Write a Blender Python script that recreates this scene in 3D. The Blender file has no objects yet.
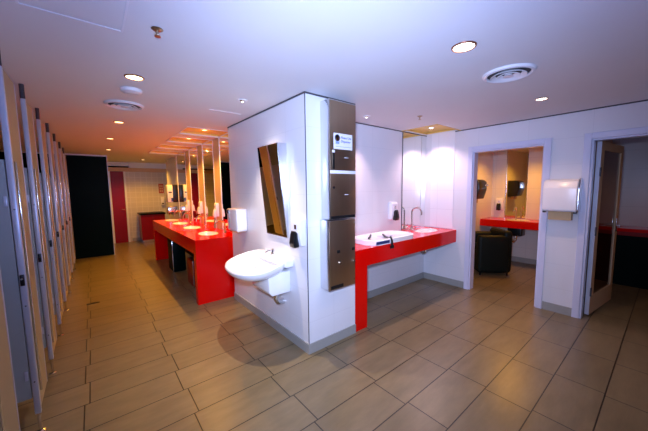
import bpy, bmesh, math, random
from mathutils import Vector, Matrix
S = bpy.context.scene
COL = S.collection
PI = math.pi
H = 2.39

# ---------------------------------------------------------------- camera
cam_d = bpy.data.cameras.new('camera'); cam = bpy.data.objects.new('camera', cam_d); COL.objects.link(cam)
cam_d.sensor_width = 36; cam_d.lens = 283.8 / 648 * 36; cam_d.clip_start = 0.02
yaw, pitch, roll = .68376, -.09591, -.01223
fw = Vector((math.sin(yaw)*math.cos(pitch), math.cos(yaw)*math.cos(pitch), math.sin(pitch)))
r0 = Vector((math.cos(yaw), -math.sin(yaw), 0)); u0 = r0.cross(fw)
rr = r0*math.cos(roll) + u0*math.sin(roll); uu = -r0*math.sin(roll) + u0*math.cos(roll)
m = Matrix((rr, uu, -fw)).transposed().to_4x4(); m.translation = Vector((0, 0, 1.555))
cam.matrix_world = m
S.camera = cam

# ---------------------------------------------------------------- world, flash, exposure
w = bpy.data.worlds.new('world'); S.world = w; w.use_nodes = True
w.node_tree.nodes['Background'].inputs[0].default_value = (.6, .65, 1, 1)
w.node_tree.nodes['Background'].inputs[1].default_value = 0.001
S.view_settings.view_transform = 'Standard'; S.view_settings.look = 'None'
S.view_settings.exposure = -0.1; S.view_settings.gamma = 1; S.view_settings.use_curve_mapping = False

def spot(name, loc, to, energy, color, angle, blend=.5, radius=.04):
    d = bpy.data.lights.new(name, 'SPOT'); d.energy = energy; d.color = color
    d.spot_size = math.radians(angle); d.spot_blend = blend; d.shadow_soft_size = radius
    o = bpy.data.objects.new(name, d); COL.objects.link(o); o.location = loc
    o.rotation_euler = (Vector(to)-Vector(loc)).to_track_quat('-Z', 'Y').to_euler()
    return o
BLUE = (.30, .42, 1.0)
WARM = (1.0, .44, .04)
PINK = (1.0, .70, .40)
# the photographer's flash, tilted at the ceiling, and its weaker direct part
spot('camera_flash', (.10, -.05, 1.40), (.95, 1.1, 2.5), 165, BLUE, 150, 1, .12)
spot('camera_flash_spill', (-.02, .05, 1.72), (1.85, 2.0, 1.35), 490, (.52, .64, 1), 104, 1, .05)

# ---------------------------------------------------------------- materials
def mat(name, color, rough=.5, metal=0., coat=0., spec=.5, emit=None, estr=0.):
    M = bpy.data.materials.new(name); M.use_nodes = True
    b = M.node_tree.nodes['Principled BSDF']
    b.inputs['Base Color'].default_value = (*color, 1); b.inputs['Roughness'].default_value = rough
    b.inputs['Metallic'].default_value = metal; b.inputs['Coat Weight'].default_value = coat
    b.inputs['Coat Roughness'].default_value = .08; b.inputs['Specular IOR Level'].default_value = spec
    if emit:
        b.inputs['Emission Color'].default_value = (*emit, 1); b.inputs['Emission Strength'].default_value = estr
    return M
def nz(M, scale=8, amt=.08, bump=0., stretch=(1, 1, 1)):
    """procedural mottling of the base colour and optional bump"""
    nt = M.node_tree; N = nt.nodes; L = nt.links; b = N['Principled BSDF']
    tc = N.new('ShaderNodeTexCoord'); mp = N.new('ShaderNodeMapping'); mp.inputs['Scale'].default_value = stretch
    n = N.new('ShaderNodeTexNoise'); n.inputs['Scale'].default_value = scale; n.inputs['Detail'].default_value = 4
    L.new(tc.outputs['Object'], mp.inputs[0]); L.new(mp.outputs[0], n.inputs['Vector'])
    c = b.inputs['Base Color'].default_value[:]
    mx = N.new('ShaderNodeMix'); mx.data_type = 'RGBA'
    mx.inputs[6].default_value = (*[x*(1-amt) for x in c[:3]], 1); mx.inputs[7].default_value = (*[min(1, x*(1+amt)) for x in c[:3]], 1)
    L.new(n.outputs['Fac'], mx.inputs[0]); L.new(mx.outputs[2], b.inputs['Base Color'])
    if bump:
        bp = N.new('ShaderNodeBump'); bp.inputs['Strength'].default_value = bump; bp.inputs['Distance'].default_value = .01
        L.new(n.outputs['Fac'], bp.inputs['Height']); L.new(bp.outputs[0], b.inputs['Normal'])
    return M
def tiles(name, axes, bw, bh, c1, c2, cm, mortar=.003, off=(0, 0), offset=.0, rough=.3, noise=0., coat=0., bump=.3, nscale=6, warp=(1, 1, 1)):
    M = mat(name, c1, rough, coat=coat); nt = M.node_tree; N = nt.nodes; L = nt.links; b = N['Principled BSDF']
    tc = N.new('ShaderNodeTexCoord'); sp = N.new('ShaderNodeSeparateXYZ'); cb = N.new('ShaderNodeCombineXYZ')
    L.new(tc.outputs['Object'], sp.inputs[0])
    for k in (0, 1):
        a = N.new('ShaderNodeMath'); a.operation = 'ADD'; a.inputs[1].default_value = off[k] + 20*(bw, bh)[k]
        L.new(sp.outputs[axes[k]], a.inputs[0]); L.new(a.outputs[0], cb.inputs[k])
    br = N.new('ShaderNodeTexBrick'); br.offset = offset; br.offset_frequency = 2
    br.inputs['Scale'].default_value = 1; br.inputs['Brick Width'].default_value = bw; br.inputs['Row Height'].default_value = bh
    br.inputs['Mortar Size'].default_value = mortar; br.inputs['Mortar Smooth'].default_value = .1
    br.inputs['Color1'].default_value = (*c1, 1); br.inputs['Color2'].default_value = (*c2, 1); br.inputs['Mortar'].default_value = (*cm, 1)
    L.new(cb.outputs[0], br.inputs['Vector'])
    src = br.outputs['Color']
    if noise:
        mp = N.new('ShaderNodeMapping'); mp.inputs['Scale'].default_value = warp
        n = N.new('ShaderNodeTexNoise'); n.inputs['Scale'].default_value = nscale; n.inputs['Detail'].default_value = 6; n.inputs['Roughness'].default_value = .65
        L.new(tc.outputs['Object'], mp.inputs[0]); L.new(mp.outputs[0], n.inputs['Vector'])
        rp = N.new('ShaderNodeMapRange'); rp.inputs[1].default_value = .3; rp.inputs[2].default_value = .7
        rp.inputs[3].default_value = 1-noise; rp.inputs[4].default_value = 1+noise
        L.new(n.outputs['Fac'], rp.inputs[0])
        vm = N.new('ShaderNodeVectorMath'); vm.operation = 'SCALE'
        L.new(src, vm.inputs[0]); L.new(rp.outputs[0], vm.inputs['Scale']); src = vm.outputs[0]
    L.new(src, b.inputs['Base Color'])
    bp = N.new('ShaderNodeBump'); bp.inputs['Strength'].default_value = bump; bp.inputs['Distance'].default_value = .002; bp.invert = True
    L.new(br.outputs['Fac'], bp.inputs['Height']); L.new(bp.outputs[0], b.inputs['Normal'])
    return M
W1, W2, WG = (.74, .74, .77), (.73, .73, .76), (.67, .67, .70)
M_floor = tiles('floor_tile', (0, 1), .597, .299, (.20, .152, .082), (.178, .135, .072), (.018, .013, .008), .004, (.117, -.218+.299), .05, .30, .16, nscale=5, warp=(.6, 2.2, 1))
M_wx = tiles('white_tile_x', (1, 2), .60, .30, W1, W2, WG, .0022, (0, 0), 0, .22, bump=.15)
M_wy = tiles('white_tile_y', (0, 2), .60, .30, W1, W2, WG, .0022, (0, 0), 0, .22, bump=.15)
M_far = tiles('far_wall_tile', (0, 2), .15, .15, (.62, .58, .50), (.60, .56, .48), (.74, .70, .62), .006, (0, 0), 0, .25, bump=.2)
M_gloss = tiles('gloss_white_tile', (1, 2), .60, .30, (.86, .86, .9), (.86, .86, .9), (.7, .7, .75), .0022, (0, 0), 0, .07, coat=1, bump=.1)
M_ceil = nz(mat('ceiling_paint', (.75, .75, .76), .8), 3, .02)
M_base = nz(mat('baseboard_grey', (.33, .33, .31), .4, coat=.2), 30, .06)
M_dark = mat('dark_joint', (.06, .06, .07), .6)
M_red = nz(mat('red_solid_surface', (.74, .002, .001), .16, spec=.3), 60, .04)
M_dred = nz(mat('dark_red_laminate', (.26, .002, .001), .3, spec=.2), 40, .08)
M_black = nz(mat('black_green_laminate', (.0004, .005, .004), .4, spec=.05), 20, .2)
M_blk = nz(mat('black_plastic', (.006, .007, .008), .3), 20, .1)
M_chrome = mat('chrome', (.75, .74, .72), .08, 1)
M_steel = nz(mat('brushed_steel', (.48, .37, .26), .34, 1), 60, .08, 0, (1, 1, .03))
M_steel2 = nz(mat('bright_steel', (.7, .7, .72), .2, 1), 60, .06, 0, (1, 1, .03))
M_mirror = mat('mirror_glass', (.86, .88, .86), .01, 1)
M_porc = nz(mat('white_porcelain', (.88, .88, .88), .12, coat=.6), 10, .01)
M_plast = nz(mat('white_plastic', (.80, .79, .82), .3), 10, .01)
M_post = nz(mat('cream_panel', (.48, .36, .24), .45), 14, .03)
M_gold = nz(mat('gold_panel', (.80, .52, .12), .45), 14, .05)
M_white = nz(mat('white_paint', (.80, .80, .83), .35), 10, .01)
M_frame = nz(mat('pale_blue_grey_frame', (.62, .64, .80), .3), 10, .02)
M_stall = nz(mat('grey_blue_laminate', (.40, .44, .44), .35), 20, .04)
M_beige = nz(mat('beige_laminate', (.38, .30, .17), .35), 20, .05)
M_alu = nz(mat('pale_aluminium', (.62, .64, .74), .3, .2), 20, .03)
M_tan = nz(mat('tan_paint', (.62, .40, .22), .5), 12, .04)
M_paper = nz(mat('brown_paper_towel', (.55, .38, .20), .8), 30, .06)
M_basin = nz(mat('basin_white', (.88, .84, .78), .15, coat=.5), 10, .01)
M_lamp = mat('warm_lamp', (1, .9, .7), .5, emit=(1, .75, .4), estr=7)
M_lampo = mat('orange_lamp', (1, .8, .5), .5, emit=(1, .60, .25), estr=6)
M_lampw = mat('white_lamp', (1, .98, .95), .5, emit=(1, .93, .85), estr=9)
M_ring = mat('lamp_ring_copper', (.30, .12, .06), .3, .6)
M_navy = mat('navy_label', (.02, .04, .16), .4)
M_blue = mat('sign_blue', (.05, .08, .45), .5)
M_skin = mat('sign_orange', (.75, .30, .10), .5)
M_leather = nz(mat('black_leather', (.002, .007, .006), .5, spec=.2), 30, .2, .15)
M_redlab = nz(mat('red_label', (.40, .05, .02), .5), 60, .2)
M_roomwall = tiles('inner_room_tile', (0, 2), .60, .30, (.70, .66, .62), (.68, .64, .60), (.55, .52, .48), .0022, (0, 0), 0, .3, bump=.15)
M_roomwallx = tiles('inner_room_tile_x', (1, 2), .60, .30, (.70, .66, .62), (.68, .64, .60), (.55, .52, .48), .0022, (0, 0), 0, .3, bump=.15)

# ---------------------------------------------------------------- mesh helpers
class MB:
    def __init__(s): s.bm = bmesh.new()
    def box(s, x0, x1, y0, y1, z0, z1, bev=0., seg=2):
        b = bmesh.new(); bmesh.ops.create_cube(b, size=1)
        for v in b.verts: v.co = Vector(((x0+x1)/2+v.co.x*(x1-x0), (y0+y1)/2+v.co.y*(y1-y0), (z0+z1)/2+v.co.z*(z1-z0)))
        if bev: bmesh.ops.bevel(b, geom=b.edges[:], offset=bev, segments=seg, affect='EDGES', profile=.5)
        return s.add(b)
    def add(s, b):
        me = bpy.data.meshes.new('t'); b.to_mesh(me); b.free(); s.bm.from_mesh(me); bpy.data.meshes.remove(me); return s
    def tube(s, pts, r, n=12, cap=True):
        pts = [Vector(p) for p in pts]; rs = r if isinstance(r, (list, tuple)) else [r]*len(pts)
        rings = []; up = None
        for i, p in enumerate(pts):
            d = (pts[min(i+1, len(pts)-1)]-pts[max(i-1, 0)]).normalized()
            if up is None: up = d.orthogonal().normalized()
            up = (up - d*up.dot(d)).normalized(); sd = d.cross(up)
            rings.append([s.bm.verts.new(p+(up*math.cos(2*PI*k/n)+sd*math.sin(2*PI*k/n))*rs[i]) for k in range(n)])
        for a, b in zip(rings, rings[1:]):
            for k in range(n): s.bm.faces.new((a[k], a[(k+1) % n], b[(k+1) % n], b[k]))
        if cap: s.bm.faces.new(rings[0][::-1]); s.bm.faces.new(rings[-1])
        return s
    def lathe(s, prof, c=(0, 0, 0), n=32, sx=1, sy=1, close=False):
        """prof: (radius, z) pairs; ellipse scaling sx, sy"""
        rings = []
        for r, z in prof:
            if r < 1e-6: rings.append([s.bm.verts.new((c[0], c[1], c[2]+z))])
            else: rings.append([s.bm.verts.new((c[0]+r*sx*math.cos(2*PI*k/n), c[1]+r*sy*math.sin(2*PI*k/n), c[2]+z)) for k in range(n)])
        for a, b in zip(rings, rings[1:]):
            for k in range(n):
                if len(a) == 1 and len(b) == 1: continue
                if len(a) == 1: s.bm.faces.new((a[0], b[(k+1) % n], b[k]))
                elif len(b) == 1: s.bm.faces.new((a[k], a[(k+1) % n], b[0]))
                else: s.bm.faces.new((a[k], a[(k+1) % n], b[(k+1) % n], b[k]))
        return s
    def prism(s, poly, axis, a0, a1, bev=0.):
        """poly of 2D points extruded along axis 0/1/2 from a0 to a1 (2D coords are the other two axes in order)"""
        b = bmesh.new()
        def P(p, a):
            q = list(p); q.insert(axis, a); return Vector(q)
        f0 = [b.verts.new(P(p, a0)) for p in poly]; f1 = [b.verts.new(P(p, a1)) for p in poly]
        b.faces.new(f0); b.faces.new(f1[::-1]); n = len(poly)
        for k in range(n): b.faces.new((f0[k], f1[k], f1[(k+1) % n], f0[(k+1) % n]))
        if bev: bmesh.ops.bevel(b, geom=b.edges[:], offset=bev, segments=2, affect='EDGES', profile=.5)
        return s.add(b)
    def rot(s, ang, axis='Z', c=(0, 0, 0)):
        bmesh.ops.rotate(s.bm, verts=s.bm.verts[:], cent=c, matrix=Matrix.Rotation(ang, 3, axis)); return s
    def move(s, v): bmesh.ops.translate(s.bm, verts=s.bm.verts[:], vec=v); return s
    def build(s, name, material, parent=None, smooth=True, loc=None):
        bmesh.ops.recalc_face_normals(s.bm, faces=s.bm.faces[:])
        me = bpy.data.meshes.new(name); s.bm.to_mesh(me); s.bm.free(); me.materials.append(material)
        if smooth:
            me.shade_smooth()
            try: me.set_sharp_from_angle(angle=math.radians(35))
            except Exception: pass
        o = bpy.data.objects.new(name, me); COL.objects.link(o)
        if parent: o.parent = parent
        if loc: o.location = loc
        return o
def struct(name, mb, m_, parent=None):
    o = mb.build(name, m_, parent, smooth=False)
    if not parent: o['kind'] = 'structure'
    return o
def tag(o, label, cat, group=None):
    o['label'] = label; o['category'] = cat
    if group: o['group'] = group
    return o
def thing(name, label, cat, loc=(0, 0, 0), rotz=0, group=None):
    o = bpy.data.objects.new(name, None); COL.objects.link(o); o.empty_display_size = .05
    o.location = loc; o.rotation_euler = (0, 0, rotz)
    return tag(o, label, cat, group)
def dup(root, label, loc, rotz=None):
    r = root.copy(); COL.objects.link(r); r.location = loc; r['label'] = label
    if rotz is not None: r.rotation_euler = (0, 0, rotz)
    for ch in list(root.children):
        c = ch.copy(); COL.objects.link(c); c.parent = r
        for g in list(ch.children):
            d = g.copy(); COL.objects.link(d); d.parent = c
    return r

# ---------------------------------------------------------------- floor and ceiling
struct('floor', MB().box(-2.0, 7.0, -1.75, 10.6, -.1, 0), M_floor)
SLY = [4.14, 5.02, 5.98, 6.97]
holes = [(1.055, 1.655, y, y+.58) for y in SLY] + [(3.66, 4.33, 2.07, 2.615)]
xs = sorted({-2.0, 7.0, 1.055, 1.655, 3.66, 4.33}); ys = sorted({-1.75, 10.6, *[h[2] for h in holes], *[h[3] for h in holes]})
cb = MB()
for i in range(len(xs)-1):
    for j in range(len(ys)-1):
        cx, cy = (xs[i]+xs[i+1])/2, (ys[j]+ys[j+1])/2
        if any(h[0] < cx < h[1] and h[2] < cy < h[3] for h in holes): continue
        cb.box(xs[i], xs[i+1], ys[j], ys[j+1], H, H+.02)
struct('ceiling', cb, M_ceil)

# ---------------------------------------------------------------- walls
Z1 = H+.02
struct('wall_left', MB().box(-2.0, -1.9, -1.75, 8.55, 0, H), M_wx)
struct('wall_back', MB().box(-1.9, 4.33, -1.75, -1.65, 0, H), M_wy)
struct('wall_end', MB().box(-1.9, .33, 8.55, 8.67, 0, H), M_black)
struct('wall_far', MB().box(-.3, 2.4, 10.4, 10.5, 0, 2.12), M_far)
struct('wall_far_bulkhead', MB().box(.92, 2.4, 10.3, 10.5, 2.23, H).box(-.3, .92, 10.36, 10.5, 2.28, H), M_white)
struct('trim_1', MB().box(-.3, 2.4, 10.28, 10.5, 2.12, 2.23), M_tan)
struct('wall_far_left', MB().box(-.4, -.3, 8.67, 10.5, 0, H), M_wx)
struct('wall_far_right', MB().box(2.4, 2.5, 8.95, 10.5, 0, H), M_wx)
# pillar block between the two washing areas, and the mirror wall behind it
struct('wall_pillar', MB().box(1.488, 2.10, 2.077, 3.86, 0, H), M_wx)
struct('wall_pillar_front', MB().box(1.4885, 2.10, 2.070, 2.077, 0, H), M_wy)
struct('wall_mirror_side', MB().box(1.66, 1.9, 3.86, 8.95, 0, H).box(1.9, 2.5, 8.85, 8.95, 0, H), M_wx)
struct('wall_alcove', MB().box(2.10, 4.33, 2.62, 2.72, 0, H), M_wy)
# right wall with the two openings
D1a, D1b, D2a, D2b, DH = 1.02, 1.865, -.35, .60, 2.06
rw = MB()
rw.box(4.33, 4.45, D1b, 2.72, 0, H).box(4.33, 4.45, D1a, D1b, DH, H).box(4.33, 4.45, D2b, D1a, 0, H)
rw.box(4.33, 4.45, D2a, D2b, DH, H).box(4.33, 4.45, -1.75, D2a, 0, H)
struct('wall_right', rw, M_wx)
struct('wall_side_panel', MB().box(4.322, 4.33, 2.14, 2.52, .90, H-.001), M_gloss)
# inner rooms
struct('wall_room_north', MB().box(4.45, 6.7, 2.47, 2.57, 0, H), M_roomwall)
struct('wall_room_between', MB().box(4.45, 6.7, .68, .80, 0, H), M_tan)
struct('wall_room_east', MB().box(6.7, 6.8, -1.75, 2.57, 0, H), M_roomwallx)
struct('wall_room_south', MB().box(4.45, 6.7, -1.75, -1.65, 0, H), M_roomwall)

# baseboards
def bb(name, *a): struct(name, MB().box(*a), M_base)
bb('baseboard_pillar', 1.476, 1.488, 2.058, 3.86, 0, .095)
bb('baseboard_pillar_front', 1.488, 2.10, 2.058, 2.070, 0, .095)
bb('baseboard_alcove', 2.10, 4.33, 2.608, 2.62, 0, .1)
bb('baseboard_right', 4.318, 4.33, 1.935, 2.608, 0, .1)
bb('baseboard_right_middle', 4.318, 4.33, .667, .95, 0, .1)
bb('baseboard_room', 6.688, 6.7, .8, 2.47, 0, .1)
bb('baseboard_far', .88, 2.4, 10.388, 10.4, 0, .1)
bb('baseboard_mirror_side', 1.648, 1.66, 3.87, 8.95, 0, .1)
# shadow-gap trims at the ceiling and the pillar's metal corner strip
struct('trim_2', MB().box(1.482, 1.488, 2.064, 3.86, H-.014, H).box(1.488, 2.104, 2.064, 2.070, H-.014, H), M_dark)
struct('trim_3', MB().box(2.104, 4.33, 2.614, 2.62, H-.012, H).box(4.322, 4.33, -1.64, 2.14, H-.012, H), M_dark)
struct('trim_4', MB().box(1.482, 1.4885, 2.064, 2.070, .095, H-.014), M_dark)
struct('trim_5', MB().box(1.008, 1.35, 3.11, 3.125, H-.004, H), M_white)
struct('trim_6', MB().box(-1.9, .335, 8.535, 8.55, H-.03, H).box(.33, .342, 8.54, 8.67, 0, H), M_alu)

# door frames
def casing(name, a, b, top, wd=.065):
    f = MB()
    f.box(4.305, 4.33, b, b+wd, 0, top+wd, .004).box(4.305, 4.33, a-wd, a, 0, top+wd, .004).box(4.305, 4.33, a, b, top, top+wd, .004)
    f.box(4.33, 4.45, b-.018, b, 0, top).box(4.33, 4.45, a, a+.018, 0, top).box(4.33, 4.45, a+.018, b-.018, top-.018, top)
    return struct(name, f, M_frame)
casing('door_1', D1a, D1b, DH)
d2 = casing('door_2', D2a, D2b, DH)
# strike and hinge on the first frame
struct('strike_plate', MB().box(4.36, 4.40, D1a+.018, D1a+.021, .25, .37), M_dark, bpy.data.objects['door_1'])

# open glazed door leaf of the second doorway
leaf = thing('glazed_door', 'dark glazed door with tan frame standing open into the right-hand room', 'door', (4.47, .575, .02), math.radians(-7))
W = .86; T = .04
fr = MB().box(0.012, .11, -T, 0, 0, 2.02).box(W-.09, W, -T, 0, 0, 2.02).box(.11, W-.09, -T, 0, 0, .22).box(.11, W-.09, -T, 0, 1.93, 2.02)
fr.build('door_frame', M_tan, leaf, False)
MB().box(.11, W-.09, -T*.7, -T*.3, .22, 1.93).build('glass_panel', nz(mat('dark_red_glass', (.045, .004, .003), .06, coat=.6), 3, .1), leaf, False)
MB().box(0, .012, -T, 0, 0, 2.02).build('edge_strip', M_alu, leaf, False)
for z in (.28, 1.0, 1.68):
    hg = MB().tube([(-.006, -T-.006, z-.05), (-.006, -T-.006, z+.05)], .008)
    hg.box(-.002, .03, -T-.004, -T, z-.05, z+.05); hg.build('hinge', M_dark, leaf)
hd = MB().box(W-.085, W-.045, -T-.008, -T, .93, 1.10, .003).build('handle_plate', M_chrome, leaf)
MB().tube([(W-.065, -T-.008, 1.01), (W-.065, -T-.055, 1.01), (W-.17, -T-.055, 1.01)], .009).build('lever', M_chrome, hd)

# far red door
fd = struct('door_3', MB().box(.45, .77, 10.35, 10.40, 0, 2.14), M_dred)
struct('door_frame', MB().box(.40, .45, 10.33, 10.4, 0, 2.20).box(.77, .82, 10.33, 10.4, 0, 2.20).box(.45, .77, 10.33, 10.4, 2.14, 2.20), M_white, fd)
MB().tube([(.74, 10.35, 1.0), (.74, 10.30, 1.0), (.66, 10.30, 1.0)], .009).build('handle', M_chrome, fd)

# ceiling access hatch
hat = thing('ceiling_hatch', 'square white ceiling access hatch with a thin raised rim, top left of photo', 'hatch', (0, 1.70, H))
MB().box(-.19, .178, -.185, .18, -.004, -.001).build('hatch_panel', M_ceil, hat, False)
hm = MB()
for b_ in ((-.20, .188, .18, .19), (-.20, .188, -.195, -.185), (-.20, -.19, -.185, .18), (.178, .188, -.185, .18)):
    hm.box(*b_, -.007, -.001)
hm.build('rim', M_white, hat, False)

# ---------------------------------------------------------------- ceiling fittings
def downlight(label, x, y, r, em, power, color, angle=115, ring=M_ring, blend=.6):
    t = thing('downlight', label, 'ceiling light', (x, y, H), 0, 'round recessed ceiling downlights')
    MB().lathe([(r*.86, -.001), (r*.88, -.008), (r, -.006), (r*1.04, -.001)]).build('ring', ring, t)
    MB().lathe([(0, -.003), (r*.86, -.003)]).build('lamp_disc', em, t)
    if power: spot('downlight_beam', (x, y, H-.03), (x, y, 0), power, color, angle, blend, .045)
    return t
downlight('large round lit downlight nearest the camera, right of the steel cabinets', 1.79, .85, .068, M_lampw, 20, PINK, 130)
downlight('lit downlight beyond the round air vent near the right-hand wall', 3.43, .86, .05, M_lampw, 30, (1, .58, .28), 125)
downlight('amber downlight above the aisle, just in front of the round smoke detector', .305, 2.575, .062, M_lamp, 6, WARM, 125)
downlight('amber downlight above the aisle, just beyond the round air vent', .32, 4.33, .055, M_lampo, 11, WARM, 130)
downlight('amber downlight above the aisle, second beyond the air vent', .29, 5.75, .055, M_lampo, 11, WARM, 130)
downlight('amber downlight at the far end of the aisle by the black wall', .33, 7.30, .055, M_lampo, 11, WARM, 130)
def eyeball(name, label, x, y, power, color, angle):
    t = thing(name, label, 'ceiling light', (x, y, H), 0, 'small eyeball spotlights in the ceiling')
    MB().lathe([(.028, -.001), (.03, -.008), (.045, -.006), (.048, -.001)]).build('ring', M_white, t)
    MB().lathe([(0, -.018), (.012, -.016), (.022, -.008), (.027, -.001)]).build('eyeball', M_steel2, t)
    MB().lathe([(0, -.0195), (.010, -.019)]).build('lamp_disc', M_lampw, t)
    if power: spot('eyeball_beam', (x, y, H-.03), (x+.02, y, 0), power, color, angle, .9, .012)
    return t
eyeball('eyeball_spotlight', 'small eyeball spotlight above the white wall basin', 1.16, 2.62, 150, (1, .80, .62), 88)
eyeball('eyeball_spotlight', 'small eyeball spotlight above the baby changing tray', 2.56, 2.33, 60, (1, .66, .66), 96)

def sprinkler(label, x, y, s=1):
    t = thing('sprinkler_head', label, 'sprinkler', (x, y, H), 0, 'ceiling sprinkler heads')
    MB().lathe([(0, -.012*s), (.020*s, -.012*s), (.032*s, -.004), (.036*s, -.001)]).build('cover_plate', M_steel, t)
    MB().tube([(0, 0, -.01*s), (0, 0, -.03*s)], .008*s).tube([(0, 0, -.03*s), (.014*s, 0, -.036*s), (0, 0, -.044*s)], .003*s).tube([(0, 0, -.03*s), (-.014*s, 0, -.036*s), (0, 0, -.044*s)], .003*s).build('frame', M_steel, t)
    MB().lathe([(0, -.042*s), (.019*s, -.044*s), (.019*s, -.047*s), (0, -.048*s)]).build('deflector', M_steel, t)
sprinkler('dark sprinkler head near the top of the photo above the aisle', .324, 1.754, .8)
sprinkler('small dark sprinkler head in front of the gold ceiling recess', 3.07, 1.95, .9)

def vent(label, x, y, r):
    t = thing('round_air_vent', label, 'air vent', (x, y, H), 0, 'round ceiling air diffusers')
    MB().lathe([(r*.80, -.012), (r*.86, -.020), (r*.95, -.016), (r, -.001)], n=48).build('rim', M_white, t)
    MB().lathe([(0, -.002), (r*.82, -.002)], n=48).build('dark_throat', M_dark, t)
    for a, b in ((.50, .68), (.26, .44)):
        MB().lathe([(r*a, -.004), (r*b, -.024), (r*b-.003, -.027), (r*a-.003, -.007), (r*a, -.004)], n=48).build('cone', M_white, t)
    MB().lathe([(0, -.027), (r*.2, -.026), (r*.12, -.006)], n=32).build('centre_disc', M_white, t)
vent('white round air vent on the ceiling between the two right-hand downlights', 2.46, .83, .172)
vent('white round air vent on the ceiling above the aisle behind the smoke detector', .31, 3.44, .165)
t = thing('smoke_detector', 'plain white domed smoke detector on the ceiling above the aisle', 'smoke detector', (.315, 2.90, H))
MB().lathe([(0, -.034), (.05, -.033), (.072, -.024), (.078, -.010), (.078, -.001)]).build('housing', M_white, t)
MB().lathe([(.040, -.0345), (.044, -.036), (.048, -.0335)]).build('sensor_ring', M_plast, t)

def recess(label, x0, x1, y0, y1, power, col, big_=False):
    t = thing('recessed_ceiling_trough', label, 'ceiling light', ((x0+x1)/2, (y0+y1)/2, H), 0, 'gold lined light recesses in the ceiling')
    a, b, hx, hy = 0, 0, (x1-x0)/2, (y1-y0)/2
    D = .045
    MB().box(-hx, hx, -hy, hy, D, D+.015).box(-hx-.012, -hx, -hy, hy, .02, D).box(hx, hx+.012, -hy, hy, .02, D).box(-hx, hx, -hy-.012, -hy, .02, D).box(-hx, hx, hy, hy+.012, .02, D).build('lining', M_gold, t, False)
    tr = MB().box(-hx-.02, hx-.002, -hy-.022, -hy, -.006, .006).box(-hx-.02, -hx, -hy, hy, -.006, .006)
    tr.build('edge_trim', M_white if not big_ else M_gold, t, False)
    MB().lathe([(.030, D-.003), (.032, D-.010), (.044, D-.006), (.046, D-.001)]).build('lamp_ring', M_white, t)
    MB().lathe([(0, D-.006), (.030, D-.006)]).build('lamp_disc', M_lampo if not big_ else M_lampw, t)
    if not big_:
        pd = bpy.data.lights.new('lining_fill_light', 'POINT'); pd.energy = .6; pd.color = WARM; pd.shadow_soft_size = .002  # added point light below the opening, brightens the gold lining
        po = bpy.data.objects.new('lining_fill_light', pd); COL.objects.link(po); po.location = ((x0+x1)/2, (y0+y1)/2, H-.03)
    if power: spot('recess_beam', ((x0+x1)/2, (y0+y1)/2, H+D-.03), ((x0+x1)/2, (y0+y1)/2, 0), power, col, 118, .8, .015)
for (h, lab) in zip(holes, ['nearest of the gold ceiling recesses above the long red counter', 'second gold ceiling recess from the front above the long red counter',
                            'third gold ceiling recess from the front above the long red counter', 'farthest gold ceiling recess above the long red counter',
                            'wide gold ceiling recess above the sink in the right-hand alcove']):
    big = h[0] > 3
    recess(lab, *h, 62 if big else 112, (1, .68, .72) if big else WARM, big)

# ---------------------------------------------------------------- toilet cubicles on the left
SY = [1.585, 2.49, 3.25, 4.08, 4.90, 5.73, 6.62, 7.45]
ordn = ['nearest', 'second', 'third', 'fourth', 'fifth', 'sixth', 'seventh', 'farthest']
def pilaster(label):
    t = thing('cubicle_pilaster', label, 'cubicle post', (-.35, 0, 0), 0, 'narrow front panels of the toilet cubicles')
    MB().box(-.030, 0, 0, .028, .13, 2.28, .004).build('edge_profile', M_alu, t)
    MB().box(-.028, -.004, .028, .355, .15, 2.28).build('panel', M_beige, t, False)
    MB().box(-.030, -.002, .355, .365, .15, 2.28).build('far_edge_profile', M_alu, t, False)
    MB().tube([(-.015, .016, 0), (-.015, .016, .13)], .009).lathe([(.024, 0), (.024, .006), (.012, .012)], (-.015, .016, 0)).build('foot', M_chrome, t)
    MB().tube([(-.015, .014, 2.28), (-.015, .014, H)], .015).build('ceiling_post', M_dark, t)
    MB().tube([(.002, .070, .25), (.002, .070, 1.74)], .006).build('hinge_tube', M_chrome, t)
    lt = MB().box(-.026, -.006, -.010, 0, .98, 1.05, .003).build('latch', M_blk, t)
    MB().tube([(-.016, -.010, 1.025), (-.016, -.018, 1.025)], .006).build('latch_pin', M_chrome, lt)
    for z in (.35, .85, 1.45): MB().tube([(-.015, 0, z), (-.015, -.003, z)], .004, 8).build('bolt', M_dark, t)
    return t
pl0 = pilaster('nearest narrow cubicle front panel, at the left edge of the photo'); pl0.location = (-.35, SY[0], 0)
for i in range(1, len(SY)):
    dup(pl0, f'{ordn[i]} pale-edged beige front panel of the toilet cubicles, counting from the camera', (-.35, SY[i], 0))
def cdoor(label):
    t = thing('cubicle_door', label, 'door', (0, 0, 0), 0, 'grey blue cubicle doors standing open')
    MB().box(-1.02, -.385, .004, .030, .245, 1.745).build('panel', M_stall, t, False)
    MB().box(-1.03, -1.02, .002, .032, .245, 1.745).build('edge_strip', M_alu, t, False)
    MB().tube([(-.95, .004, 1.0), (-.95, -.02, 1.0)], .012).build('knob', M_chrome, t)
    MB().tube([(-.60, .004, 1.62), (-.60, -.03, 1.62), (-.60, -.036, 1.65)], .006).build('coat_hook', M_chrome, t)
    for z in (.4, 1.5): MB().box(-.405, -.39, -.002, .004, z-.03, z+.03, .001).build('hinge_plate', M_alu, t)
    return t
cd0 = cdoor('nearest grey-blue cubicle door, standing open at the left edge'); cd0.location = (0, SY[1], 0)
for i in range(2, len(SY)):
    dup(cd0, f'grey-blue cubicle door standing open behind the {ordn[i]} front panel', (0, SY[i], 0))
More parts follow.
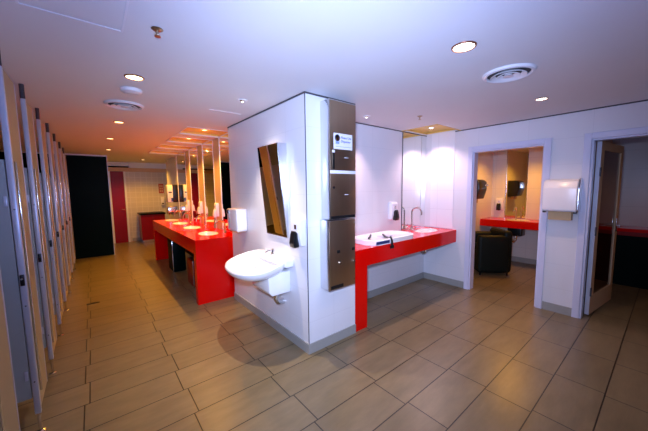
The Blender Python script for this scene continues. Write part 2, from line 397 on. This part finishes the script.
pt0 = thing('cubicle_partition', 'grey-blue dividing wall between the nearest toilet cubicles', 'partition', (0, SY[1], 0), 0, 'dividing walls between toilet cubicles')
MB().box(-1.89, -.42, .055, .075, .25, 1.74).build('panel', M_stall, pt0, False)
MB().tube([(-1.6, .065, 0), (-1.6, .065, .25)], .012).build('foot', M_chrome, pt0)
for i in range(2, len(SY)): dup(pt0, f'grey-blue dividing wall between toilet cubicles behind the {ordn[i]} front panel', (0, SY[i], 0))

t = tag(MB().box(-.16, -.02, 4.97, 5.03, 0, .003, .001).build('floor_drain', M_blk), 'small dark slotted drain cover in the aisle floor', 'drain')

# ---------------------------------------------------------------- parts shared by the basins
def ellipse_hole_top(mb, x0, x1, y0, y1, z0, z1, basins):
    """counter top slab with true elliptical openings; basins: (cx, cy, rx, ry)"""
    n = 40
    ysp = [y0]; 
    bs = sorted(basins, key=lambda b: b[1])
    cells = []; cur = y0
    for i, b in enumerate(bs):
        nxt = y1 if i == len(bs)-1 else (b[1]+b[3]+bs[i+1][1]-bs[i+1][3])/2
        cells.append((cur, nxt, b)); cur = nxt
    bm = mb.bm
    for (a, c, (cx, cy, rx, ry)) in cells:
        inn, out = [], []
        for k in range(n):
            th = 2*PI*k/n; dx, dy = math.cos(th), math.sin(th)
            inn.append((cx+rx*dx, cy+ry*dy))
            tx = ((x1-cx)/dx if dx > 1e-9 else (x0-cx)/dx if dx < -1e-9 else 1e9)
            ty = ((c-cy)/dy if dy > 1e-9 else (a-cy)/dy if dy < -1e-9 else 1e9)
            tt = min(tx, ty); out.append((cx+tt*dx, cy+tt*dy))
        # snap nearest rays to the corners
        for qx in (x0, x1):
            for qy in (a, c):
                k = min(range(n), key=lambda j: (out[j][0]-qx)**2+(out[j][1]-qy)**2); out[k] = (qx, qy)
        for z in (z1, z0):
            I = [bm.verts.new((*p, z)) for p in inn]; O = [bm.verts.new((*p, z)) for p in out]
            for k in range(n): bm.faces.new((I[k], I[(k+1) % n], O[(k+1) % n], O[k]))
        I0 = [bm.verts.new((*p, z0)) for p in inn]; I1 = [bm.verts.new((*p, z1)) for p in inn]
        for k in range(n): bm.faces.new((I0[k], I0[(k+1) % n], I1[(k+1) % n], I1[k]))
    for (p, q) in (((x0, y0), (x1, y0)), ((x1, y0), (x1, y1)), ((x1, y1), (x0, y1)), ((x0, y1), (x0, y0))):
        bm.faces.new([bm.verts.new((*p, z0)), bm.verts.new((*q, z0)), bm.verts.new((*q, z1)), bm.verts.new((*p, z1))])
    bmesh.ops.remove_doubles(bm, verts=bm.verts[:], dist=1e-5)
    return mb
def basin_mesh(cx, cy, rx, ry, z, d=.12):
    mb = MB(); prof = [(1.0, 0), (.97, -.01), (.88, -.5*d), (.62, -.88*d), (.25, -d), (0, -d*1.02)]
    mb.lathe([(1.04, .0305), (1.0, .035), (.975, .030)]+prof[1:], (cx, cy, z), 40, rx, ry)
    out = [(0, -d*1.02-.012), (.25, -d-.012), (.66, -.92*d-.01), (.93, -.5*d), (.99, -.012), (.99, .0305), (1.04, .0305)]
    mb.lathe([(r, zz) for r, zz in out], (cx, cy, z), 40, rx, ry)
    return mb

def faucet(label, loc, rotz, h=.17, reach=.12, group=None, r=.010):
    """gooseneck tap; spout reaches along local +x"""
    t = thing('faucet', label, 'faucet', loc, rotz, group)
    MB().lathe([(.028, 0), (.028, .006), (.019, .012), (.017, .06), (.012, .066), (0, .066)]).build('base', M_chrome, t)
    R = reach/2; pts = [(0, 0, .06), (0, 0, h-R)]
    for k in range(1, 13):
        a = PI - PI*k/12*1.0; pts.append((R+R*math.cos(a), 0, h-R+R*math.sin(a)))
    pts.append((reach, 0, h-R-.035))
    MB().tube(pts, r, 12).build('spout', M_chrome, t)
    MB().tube([(0, .012, .045), (0, .045, .055), (.004, .075, .075)], [.007, .006, .005], 10).build('lever', M_chrome, t)
    return t

def soap_dispenser(label, loc, rotz, group, wd=.10, ht=.22, dp=.085, bar=None, bw=.26):
    """mounted on a wall: local +y is away from the wall, z from 0"""
    t = thing('soap_dispenser', label, 'soap dispenser', loc, rotz, group)
    MB().prism([(0, 0), (0, ht), (dp*.5, ht), (dp*.72, ht*.9), (dp*.72, ht*.30), (dp*.55, .0)], 0, -wd/2, wd/2, .006).build('housing', M_plast, t)
    MB().prism([(dp*.55, .004), (dp*.60, ht*.42), (dp*.95, ht*.56), (dp*1.10, ht*.42), (dp*1.25, ht*.10), (dp*1.15, -.012), (dp*.6, -.010)], 0, -wd*bw, wd*bw, .004).build('push_bar', bar or M_blk, t)
    MB().tube([(0, dp*.75, 0), (0, dp*.75, -.02)], .006, 10).build('nozzle', M_blk, t)
    MB().box(-wd*.12, wd*.12, dp*.72, dp*.72+.002, ht*.62, ht*.78).build('window', M_steel2, t)
    return t

# ---------------------------------------------------------------- long red counter by the aisle
CT = .885
t = thing('vanity_counter', 'long glossy red washbasin counter with four white basins beside the aisle', 'counter', (1.015, 3.95, 0))
LB = [(1.345-1.015, y-3.95, .135, .20) for y in (4.47, 5.38, 6.24, 7.02)]
LEN = 3.33; WD = 1.655-1.015
ellipse_hole_top(MB(), 0, WD, 0, LEN, CT-.03, CT, LB).build('countertop', M_red, t, False)
MB().box(0, WD, 0, .10, 0, CT-.03).build('end_panel', M_red, t, False)
MB().box(0, .42, LEN-.10, LEN, 0, CT-.03).build('end_panel', M_red, t, False)
MB().box(0, .022, .10, LEN-.10, .69, CT-.03).build('apron', M_red, t, False)
MB().box(.38, .40, .12, LEN-.12, .30, .70).build('plumbing_cover', M_black, t, False)
for b_ in LB:
    bs = basin_mesh(*b_, CT-.031).build('basin', M_basin, t)
    MB().lathe([(0, .001), (.018, .001), (.02, -.002)], (b_[0], b_[1], CT-.031-.12)).build('drain', M_chrome, bs)
for i, (y, w_) in enumerate(zip((4.36, 5.36, 6.28, 7.10), ('nearest', 'second nearest', 'third nearest', 'farthest'))):
    faucet(f'{w_} chrome tap on the long red counter, in front of the mirrors', (1.565, y, CT), PI, .20, .15, 'chrome taps on the long red counter', .014)

# bins under the counter
for (x, y, l, hgt, mt, lab) in ((1.10, 5.86, .42, .60, M_black, 'black waste bin with chrome edge under the far part of the red counter'),
                           (1.16, 4.70, .38, .42, M_dred, 'waste bin with red reflection put into its colour and chrome corner under the near part of the red counter')):  # steel bin: the red it reflects is given as its body colour
    t = thing('waste_bin', lab, 'bin', (x, y, 0), 0, 'bins below the long red counter')
    MB().box(0, .22, 0, l, .01, hgt, .006).build('body', mt, t)
    MB().box(-.008, .006, -.008, .006, 0, hgt+.01, .002).build('chrome_corner', M_steel2, t)
    MB().box(.02, .20, .02, l-.02, hgt, hgt+.012, .003).build('lid', M_blk, t)

# mirrors between cream posts
PY = [(4.70, 4.99), (5.60, 5.91), (6.52, 6.83)]
spans = [(3.87, 4.70), (4.99, 5.60), (5.91, 6.52), (6.83, 7.68)]
for (a, b), lab in zip(spans, ['wall mirror next to the white pillar, above the long red counter', 'wall mirror between the first and second cream posts above the counter',
                               'wall mirror between the second and third cream posts above the counter', 'wall mirror beyond the last cream post above the counter']):
    t = thing('wall_mirror', lab, 'mirror', (1.66, a, CT+.005), 0, 'tall mirrors above the long red counter')
    MB().box(-.006, 0, .004, b-a-.004, 0, H-CT-.006).build('glass', M_mirror, t, False)
    MB().box(-.012, 0, b-a-.012, b-a-.002, 0, H-CT-.006).build('edge_trim', M_white, t, False)
for (a, b), lab in zip(PY, ['cream post between the mirrors, nearest to the white pillar', 'middle of the three cream posts between the mirrors', 'farthest of the three cream posts between the mirrors']):
    t = thing('mirror_post', lab, 'post', (1.66, a, CT+.003), 0, 'cream posts between the mirrors')
    MB().box(-.012, 0, .003, b-a-.003, 0, H-CT-.005).build('panel', M_post, t, False)
    MB().box(-.018, 0, b-a-.003, b-a+.006, 0, H-CT-.005).build('edge_trim', M_white, t, False)
for (a, b), w_ in zip(PY, ('nearest', 'middle', 'farthest')):
    soap_dispenser(f'white soap dispenser on the {w_} cream post above the red counter', (1.647, (a+b)/2+.02, 1.10), PI/2, 'soap dispensers on the cream posts', .10, .23, .07, M_plast, .34)

# towel and hand dryer unit at the far end of the mirrors
t = thing('towel_dispenser', 'white towel dispenser with black side beside the far end of the mirrors', 'dispenser', (1.66, 7.80, 1.225))
MB().box(-.13, -.002, -.10, .11, .03, .46, .02).build('body', M_blk, t)
MB().box(-.25, -.12, -.11, .12, .03, .46, .03).build('cover', M_plast, t)
MB().box(-.22, -.15, -.114, -.108, .26, .29).build('slot', M_blk, t)
MB().box(-.17, -.125, -.114, -.108, .06, .14).build('keyhole', M_blk, t)
t = thing('napkin_dispenser', 'small pale dispenser below the black-sided towel dispenser', 'dispenser', (1.66, 7.80, .96))
MB().box(-.25, -.002, -.08, .12, 0, .20, .02).build('body', M_steel2, t)
MB().box(-.22, -.08, -.084, -.078, .03, .06).build('slot', M_dark, t)

# far red cabinet with black top, red notice and small fitting on the far wall
t = thing('corner_counter', 'dark red low cabinet with black top at the far end of the aisle', 'cabinet', (1.06, 9.70, 0))
MB().box(0, .62, 0, .60, .10, .84).build('body', M_dred, t, False)
MB().box(.03, .62, .03, .60, 0, .10).build('plinth', M_steel2, t, False)
MB().box(-.02, .64, -.02, .62, .84, .88, .005).build('top', M_black, t)
MB().box(.30, .305, -.004, 0, .12, .82).build('door_gap', M_dark, t, False)
t = thing('red_notice', 'small red notice with pale squares on the far tiled wall', 'sign', (1.74, 10.4, 1.46))
MB().box(-.07, .07, -.012, 0, 0, .30).build('board', M_redlab, t, False)
for a in (-.045, .008):
    for z in (.04, .12, .20): MB().box(a, a+.037, -.014, -.012, z, z+.055).build('square', M_tan, t, False)
t = thing('wall_dispenser', 'slim white dispenser on the far wall under the red notice', 'dispenser', (1.75, 10.4, 1.08))
MB().box(-.05, .05, -.10, 0, 0, .26, .015).build('body', M_plast, t)
MB().box(-.03, .03, -.103, -.099, .03, .07).build('slot', M_dark, t)

# ---------------------------------------------------------------- wall basin on the pillar
t = thing('wall_basin', 'white porcelain wall-hung basin on the left face of the white pillar', 'sink', (1.488, 2.66, .80))
bm = MB()
# outline of the rim in (x, y): pointed oval out from the wall
def rim(sc, inset=0.):
    pts = []
    n = 48
    for k in range(n):
        th = 2*PI*k/n
        x = -.22+.285*math.cos(th)*1.0; y = .36*math.sin(th)
        x = -.235 + .27*math.copysign(abs(math.cos(th))**.85, math.cos(th)); y = .385*math.copysign(abs(math.sin(th))**.9, math.sin(th))
        if x > -.02: x = -.02+(x+.02)*.5
        pts.append((x, y))
    cx, cy = -.24, 0
    return [(cx+(x-cx)*sc, cy+(y-cy)*sc) for x, y in pts]
levels = [(1.0, .055), (1.012, .045), (1.0, .02), (.93, -.02), (.78, -.06), (.55, -.085), (.30, -.095)]
rings = []
for sc, z in levels:
    pts = rim(sc)
    pts = [((0 if x > -.001 else x), y) for x, y in pts]
    # keep the back against the wall below the rim
    rings.append([bm.bm.verts.new((min(x + (1-sc)*.17, 0), y, z+.0*x)) for x, y in pts])
for a, b in zip(rings, rings[1:]):
    n = len(a)
    for k in range(n): bm.bm.faces.new((a[k], a[(k+1) % n], b[(k+1) % n], b[k]))
bm.bm.faces.new(rings[-1])
inner = [(.93, .060), (.90, .052), (.82, .01), (.62, -.03), (.30, -.045)]
ir = []
for sc, z in inner:
    ir.append([bm.bm.verts.new((min(x-.0, -.004) if sc > .9 else x-.02*(1-sc), y, z)) for x, y in rim(sc)])
n = len(ir[0])
for k in range(n): bm.bm.faces.new((rings[0][k], ir[0][k], ir[0][(k+1) % n], rings[0][(k+1) % n]))
for a, b in zip(ir, ir[1:]):
    for k in range(n): bm.bm.faces.new((a[k], b[k], b[(k+1) % n], a[(k+1) % n]))
bm.bm.faces.new(ir[-1])
for v in bm.bm.verts: v.co.z += .02 + .21*v.co.x
bm.build('bowl', M_porc, t)
MB().box(-.10, -.001, -.37, .27, -.01, .078, .02, 3).build('back_ledge', M_porc, t)
sh = MB().prism([(-.25, -.06), (-.24, -.24), (-.21, -.28), (0, -.28), (0, -.06)], 1, -.29, .09, .012)
sh.build('pipe_shroud', M_porc, t)
MB().tube([(-.09, -.15, -.275), (-.09, -.15, -.37), (-.07, -.15, -.405), (-.02, -.15, -.42), (-.002, -.15, -.42)], .028, 14).build('waste_pipe', M_steel2, t)
MB().lathe([(0, .002), (.02, .002), (.024, -.002)], (-.24, 0, -.043)).build('drain', M_chrome, t)
t = thing('faucet', 'short chrome lever tap on the white wall basin', 'faucet', (1.488-.065, 2.60, .878), PI)
MB().lathe([(.024, 0), (.024, .006), (.018, .010), (.016, .045), (0, .05)]).build('base', M_chrome, t)
MB().tube([(0, 0, .03), (.05, 0, .04), (.09, 0, .026)], [.011, .010, .009]).build('spout', M_chrome, t)
MB().tube([(0, 0, .05), (.01, .02, .06), (.03, .075, .066)], [.008, .007, .005]).build('lever', M_chrome, t)

# tilted mirror over the basin
t = thing('tilted_mirror', 'tilted steel-sided mirror above the white wall basin', 'mirror', (1.488, 2.595, 1.07))
TY0, TY1, TH = -.21, .21, .92
mb = MB().prism([(0, 0), (-.016, 0), (-.098, TH), (0, TH)], 1, TY0, TY1)
mb.build('housing', M_steel2, t, False)
dx, dz = -.082, TH; L_ = math.hypot(dx, dz); nx, nzz = -dz/L_, dx/L_
def off(p, d): return (p[0]+nx*d, p[1]+nzz*d)
g0, g1 = (-.016-.006*.082/TH, .006), (-.098+.006*.082/TH, TH-.006)
MB().prism([off(g0, .001), off(g1, .001), off(g1, .004), off(g0, .004)], 1, TY0+.006, TY1-.006).build('glass', M_mirror, t, False)

soap_dispenser('white soap dispenser with black push bar near the corner of the white pillar', (1.488, 2.165, 1.03), PI/2, None, .145, .25, .09)

t = thing('towel_dispenser', 'white towel dispenser with black knob on the pillar near the red counter end', 'dispenser', (1.488, 3.50, 1.03))
MB().box(-.14, -.002, -.16, .16, 0, .28, .02, 3).build('cover', M_plast, t)
MB().box(-.155, -.13, .09, .15, .215, .27, .01).build('knob', M_blk, t)
MB().box(-.13, -.02, -.14, .12, -.008, .002).build('outlet', M_tan, t)
MB().box(-.146, -.138, .075, .082, .03, .26).build('cover_seam', M_steel2, t)

# ---------------------------------------------------------------- steel cabinets on the pillar front
t = thing('steel_cabinet', 'tall brushed steel wall cabinet with white sign, on the pillar front', 'cabinet', (1.82, 2.070, 1.27))
D = .125
MB().box(-.165, .165, -D, 0, 0, 1.065, .004).build('body', M_steel2, t)
MB().box(-.160, .160, -D-.006, -D, .445, 1.055, .003).build('upper_door', M_steel, t)
MB().box(-.160, .160, -D-.006, -D, .03, .415, .003).build('lower_door', M_steel, t)
MB().box(-.160, .160, -D-.010, -D, .415, .445, .004).build('reflection_band', M_white, t)  # white strip stands in for the reflection in the tilted steel gap
MB().box(-.150, .150, -D-.003, -D+.002, .003, .028).build('outlet_slot', M_blk, t)
MB().box(-.135, -.115, -D-.016, -D-.006, .455, .60, .003).build('handle', M_blk, t)
MB().box(-.140, -.110, -D-.014, -D-.006, .60, .625, .003).build('lock_plate', M_plast, t)
MB().tube([(-.125, -D-.006, .29), (-.125, -D-.014, .29)], .012, 14).build('lock', M_blk, t)
for z in (.56, .22): MB().box(.01, .06, -D-.007, -D-.006, z, z+.005).build('label_line', M_plast, t)
sg = thing('information_sign', 'small white and blue sign with a portrait mark on the steel cabinet', 'sign', (1.815, 2.070-D-.0065, 2.045-.07))
MB().box(-.115, .115, -.003, 0, -.07, .07).build('board', M_plast, sg, False)
MB().lathe([(0, 0), (.030, 0), (.030, .002)], (0, 0, 0), 24).rot(PI/2, 'X').move((-.072, -.003, .028)).build('portrait_hair', M_blue, sg)
MB().lathe([(0, 0), (.015, 0), (.015, .003)], (0, 0, 0), 20).rot(PI/2, 'X').move((-.068, -.003, .020)).build('portrait_face', M_skin, sg)
MB().box(-.095, -.050, -.005, -.003, -.025, -.003).build('portrait_body', mat('pale_blue', (.25, .35, .8), .5), sg, False)
def text(s_, size, loc, m_, parent, rot=(PI/2, 0, 0), name='lettering'):
    c = bpy.data.curves.new(name, 'FONT'); c.body = s_; c.size = size; c.extrude = .0006; c.align_x = 'LEFT'
    o = bpy.data.objects.new('tmp', c); COL.objects.link(o)
    dg = bpy.context.evaluated_depsgraph_get(); me = bpy.data.meshes.new_from_object(o.evaluated_get(dg))
    bpy.data.objects.remove(o); me.materials.clear(); me.materials.append(m_)
    q = bpy.data.objects.new(name, me); COL.objects.link(q); q.parent = parent; q.location = loc; q.rotation_euler = rot
    return q
text('Please Use', .030, (-.030, -.004, .025), M_blue, sg)
text('Dispenser', .030, (-.030, -.004, -.008), M_blue, sg)
MB().box(-.09, .10, -.0045, -.003, -.050, -.045).build('printed_line', mat('pale_line', (.45, .5, .8), .5), sg, False)

t = thing('vending_cabinet', 'steel coin vending cabinet mounted below the tall steel cabinet', 'dispenser', (1.805, 2.070, .605))
D2 = .13
MB().box(-.172, .165, -D2, 0, 0, .655, .004).build('body', M_steel2, t)
MB().box(-.166, .160, -D2-.006, -D2, .006, .650, .003).build('front', M_steel, t)
MB().box(-.155, .0, -D2-.008, -D2-.004, .012, .045).build('outlet_slot', M_blk, t)
for x, z in ((-.06, .36), (.135, .36)): MB().box(x-.018, x+.018, -D2-.010, -D2-.005, z-.014, z+.014, .002).build('coin_slot', M_blk, t)
for x, z in ((-.045, .25), (.140, .24)): MB().tube([(x, -D2-.006, z), (x, -D2-.016, z)], .013, 16).build('knob', M_chrome, t)
for x in (.145,):
    for z in (.06, .62): MB().tube([(x, -D2-.006, z), (x, -D2-.010, z)], .007, 10).build('screw', M_chrome, t)

# ---------------------------------------------------------------- right alcove counter
RT = .89
t = thing('vanity_counter', 'red counter with one white basin in the alcove right of the pillar', 'counter', (2.105, 2.077, 0))
RBs = [(.0, 0, 0, 0)]
# slab: plain left piece and a piece holding the basin
mb = MB(); mb.box(0, 1.30, 0, .538, RT-.03, RT)
mbh = MB(); ellipse_hole_top(mbh, 0, .925, 0, .538, RT-.03, RT, [(.52, .27, .215, .135)]); mbh.move((1.30, 0, 0))
me_ = bpy.data.meshes.new('t'); mbh.bm.to_mesh(me_); mbh.bm.free(); mb.bm.from_mesh(me_)
mb.build('countertop', M_red, t, False)
MB().box(0, .185, -.008, .53, 0, RT-.03).build('end_panel', M_red, t, False)
MB().box(.185, 2.222, 0, .022, .70, RT-.03).build('apron', M_red, t, False)
bs = basin_mesh(1.82, .27, .215, .135, RT-.031).build('basin', M_basin, t)
MB().lathe([(0, .001), (.018, .001), (.02, -.002)], (1.82, .27, RT-.151)).build('drain', M_chrome, bs)
tp = MB().tube([(1.82, .27, RT-.17), (1.82, .27, .60), (1.82, .28, .55), (1.82, .32, .53), (1.82, .36, .55), (1.82, .38, .60), (1.82, .53, .61)], .020, 12).build('waste_trap', M_chrome, t)
MB().box(.19, 2.215, .03, .05, .685, .70).build('underside_batten', M_tan, t, False)
faucet('tall chrome gooseneck tap at the alcove sink', (3.84, 2.545, RT), -PI*.42, .35, .15, None, .012)
t = thing('wall_mirror', 'wide mirror behind the alcove sink below the gold ceiling recess', 'mirror', (3.68, 2.62, RT+.005))
MB().box(0, .64, -.006, 0, 0, H-RT-.02).build('glass', M_mirror, t, False)
MB().box(-.008, 0, -.009, 0, 0, H-RT-.02).build('edge_trim', M_dark, t, False)
soap_dispenser('white soap dispenser with black push bar on the alcove wall beside the mirror', (3.42, 2.62, 1.09), PI, None, .13, .25, .10)

# baby changing mat
t = thing('changing_tray', 'white baby changing tray with dark straps lying on the alcove counter', 'changing tray', (2.86, 2.31, RT))
mb = MB()
def rr_(hx, hy, r, n=8):
    p = []
    for cx, cy, a0 in ((hx-r, hy-r, 0), (-hx+r, hy-r, PI/2), (-hx+r, -hy+r, PI), (hx-r, -hy+r, 3*PI/2)):
        for k in range(n+1): p.append((cx+r*math.cos(a0+PI/2*k/n), cy+r*math.sin(a0+PI/2*k/n)))
    return p
prof = [(0, .001), (0, .052), (.012, .060), (.03, .060), (.07, .030), (.12, .020)]
rg = []
for ins, z in prof:
    rg.append([mb.bm.verts.new((x, y, z)) for x, y in rr_(.45-ins, .225-ins, .17-ins*.75)])
for a, b in zip(rg, rg[1:]):
    n = len(a)
    for k in range(n): mb.bm.faces.new((a[k], a[(k+1) % n], b[(k+1) % n], b[k]))
mb.bm.faces.new(rg[-1]); mb.bm.faces.new(rg[0][::-1])
mb.build('shell', M_porc, t)
MB().box(-.40, -.16, -.2255, -.2235, .012, .046).build('navy_label', M_navy, t, False)
MB().tube([(-.06, .16, .045), (-.12, .12, .036), (-.18, .08, .036), (-.22, .05, .036)], .012, 8).build('strap', M_blk, t)
MB().tube([(.14, .12, .036), (.04, 0, .034), (-.06, -.13, .042), (-.115, -.205, .070), (-.14, -.243, .035), (-.145, -.248, -.03)], .013, 8).build('strap', M_blk, t)
MB().box(-.175, -.115, -.258, -.240, -.055, -.015, .006).build('buckle', M_blk, t)
MB().box(.02, .24, .02, .12, .022, .027).build('instruction_label', M_frame, t, False)

# ---------------------------------------------------------------- towel dispenser on the right wall
t = thing('towel_dispenser', 'large white paper towel dispenser on the wall between the two doorways', 'dispenser', (4.33, .815, 1.255))
MB().prism([(-.004, 0), (-.195, .0), (-.21, .02), (-.21, .27), (-.18, .345), (-.12, .37), (-.004, .37)], 1, -.155, .155, .012).build('cover', M_plast, t)
MB().prism([(-.002, -.004), (-.16, -.004), (-.165, .02), (-.165, .27), (-.10, .378), (-.002, .378)], 1, -.163, -.150, .003).build('side_rim', M_steel2, t)
MB().box(-.14, -.05, -.105, .105, -.10, .01).build('paper_towel', M_paper, t, False)
for y in (-.14, .14): MB().box(-.18, -.12, y-.014, y+.014, -.018, .004, .004).build('lock', M_blk, t)

# ---------------------------------------------------------------- first inner room
t = thing('powder_counter', 'red counter with small sink seen through the middle doorway', 'counter', (6.15, .80, 0))
MB().box(0, .545, .004, 1.665, .86, .89).build('countertop', M_red, t, False)
MB().box(0, .022, 0, 1.67, .755, .86).build('apron', M_red, t, False)
MB().box(.06, .30, 1.05-.10, 1.05+.14, .60, .86, .02).build('basin_underside', M_blk, t)
MB().tube([(.18, 1.07, .60), (.18, 1.07, .52), (.18, 1.10, .47), (.18, 1.15, .47), (.20, 1.17, .53), (.53, 1.17, .56)], .022, 12).build('waste_trap', M_chrome, t)
mb = MB().lathe([(1.0, .003), (.95, .006), (.9, .002), (0, .0015)], (.26, 1.08, .89), 32, .15, .20); mb.build('basin', M_basin, t)
faucet('chrome tap on the red counter of the middle inner room', (6.55, 1.95, .891), PI, .24, .14, None, .010)
t = thing('wall_mirror', 'mirror above the red counter in the middle inner room', 'mirror', (6.70, 1.83, .90))
MB().box(-.006, 0, 0, .37, 0, H-.91).build('glass', M_mirror, t, False)
MB().box(-.012, 0, .37, .38, 0, H-.91).build('edge_trim', M_steel2, t, False)
soap_dispenser('white soap dispenser with black push bar inside the middle room', (6.70, 2.30, 1.06), PI/2, None, .14, .24, .09)
t = thing('towel_dispenser', 'black paper towel dispenser on the side wall of the middle room', 'dispenser', (5.62, 2.47, 1.30))
MB().prism([(-.002, 0), (-.20, .02), (-.25, .20), (-.24, .34), (-.18, .38), (-.002, .38)], 0, -.17, .17, .015).build('cover', M_blk, t)
MB().box(.06, .176, -.262, -.246, .255, .29, .004).build('silver_badge', M_steel2, t)
MB().box(-.10, .10, -.12, -.06, -.06, .01).build('paper_towel', M_paper, t, False)
# armchair
t = thing('armchair', 'black leather tub armchair inside the middle doorway', 'armchair', (5.52, 2.07, 0), math.radians(-135)); t.scale = (.72, .72, .98)
MB().box(-.38, .38, -.36, .36, .05, .42, .05, 4).build('seat_base', M_leather, t)
MB().box(-.26, .26, -.34, .24, .42, .52, .04, 4).build('seat_cushion', M_leather, t)
MB().box(.22, .42, -.38, .34, .05, .72, .07, 5).build('armrest', M_leather, t)
MB().box(-.42, -.22, -.38, .34, .05, .72, .07, 5).build('armrest', M_leather, t)
MB().box(-.40, .40, .20, .40, .05, .80, .07, 5).build('backrest', M_leather, t)
for x in (-.34, .34):
    for y in (-.30, .32): MB().tube([(x, y, 0), (x, y, .06)], .022, 10).build('foot', M_blk, t)

# second inner room
t = thing('dressing_counter', 'dark red counter over black cupboards seen through the right-hand doorway', 'counter', (6.25, -1.60, 0))
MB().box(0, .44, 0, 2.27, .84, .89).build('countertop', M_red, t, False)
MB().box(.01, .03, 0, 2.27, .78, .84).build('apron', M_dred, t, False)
MB().box(.03, .44, 0, 2.27, 0, .84).build('cupboard_front', M_black, t, False)

# inner-room lights
downlight('amber downlight in the ceiling of the middle inner room', 5.9, 1.75, .05, M_lampo, 85, WARM, 140)
downlight('dim amber downlight in the ceiling of the right-hand inner room', 5.6, -.60, .05, M_lampo, 7, WARM, 140)
downlight('amber downlight near the far red door', 1.15, 9.2, .055, M_lampo, 110, WARM, 140)
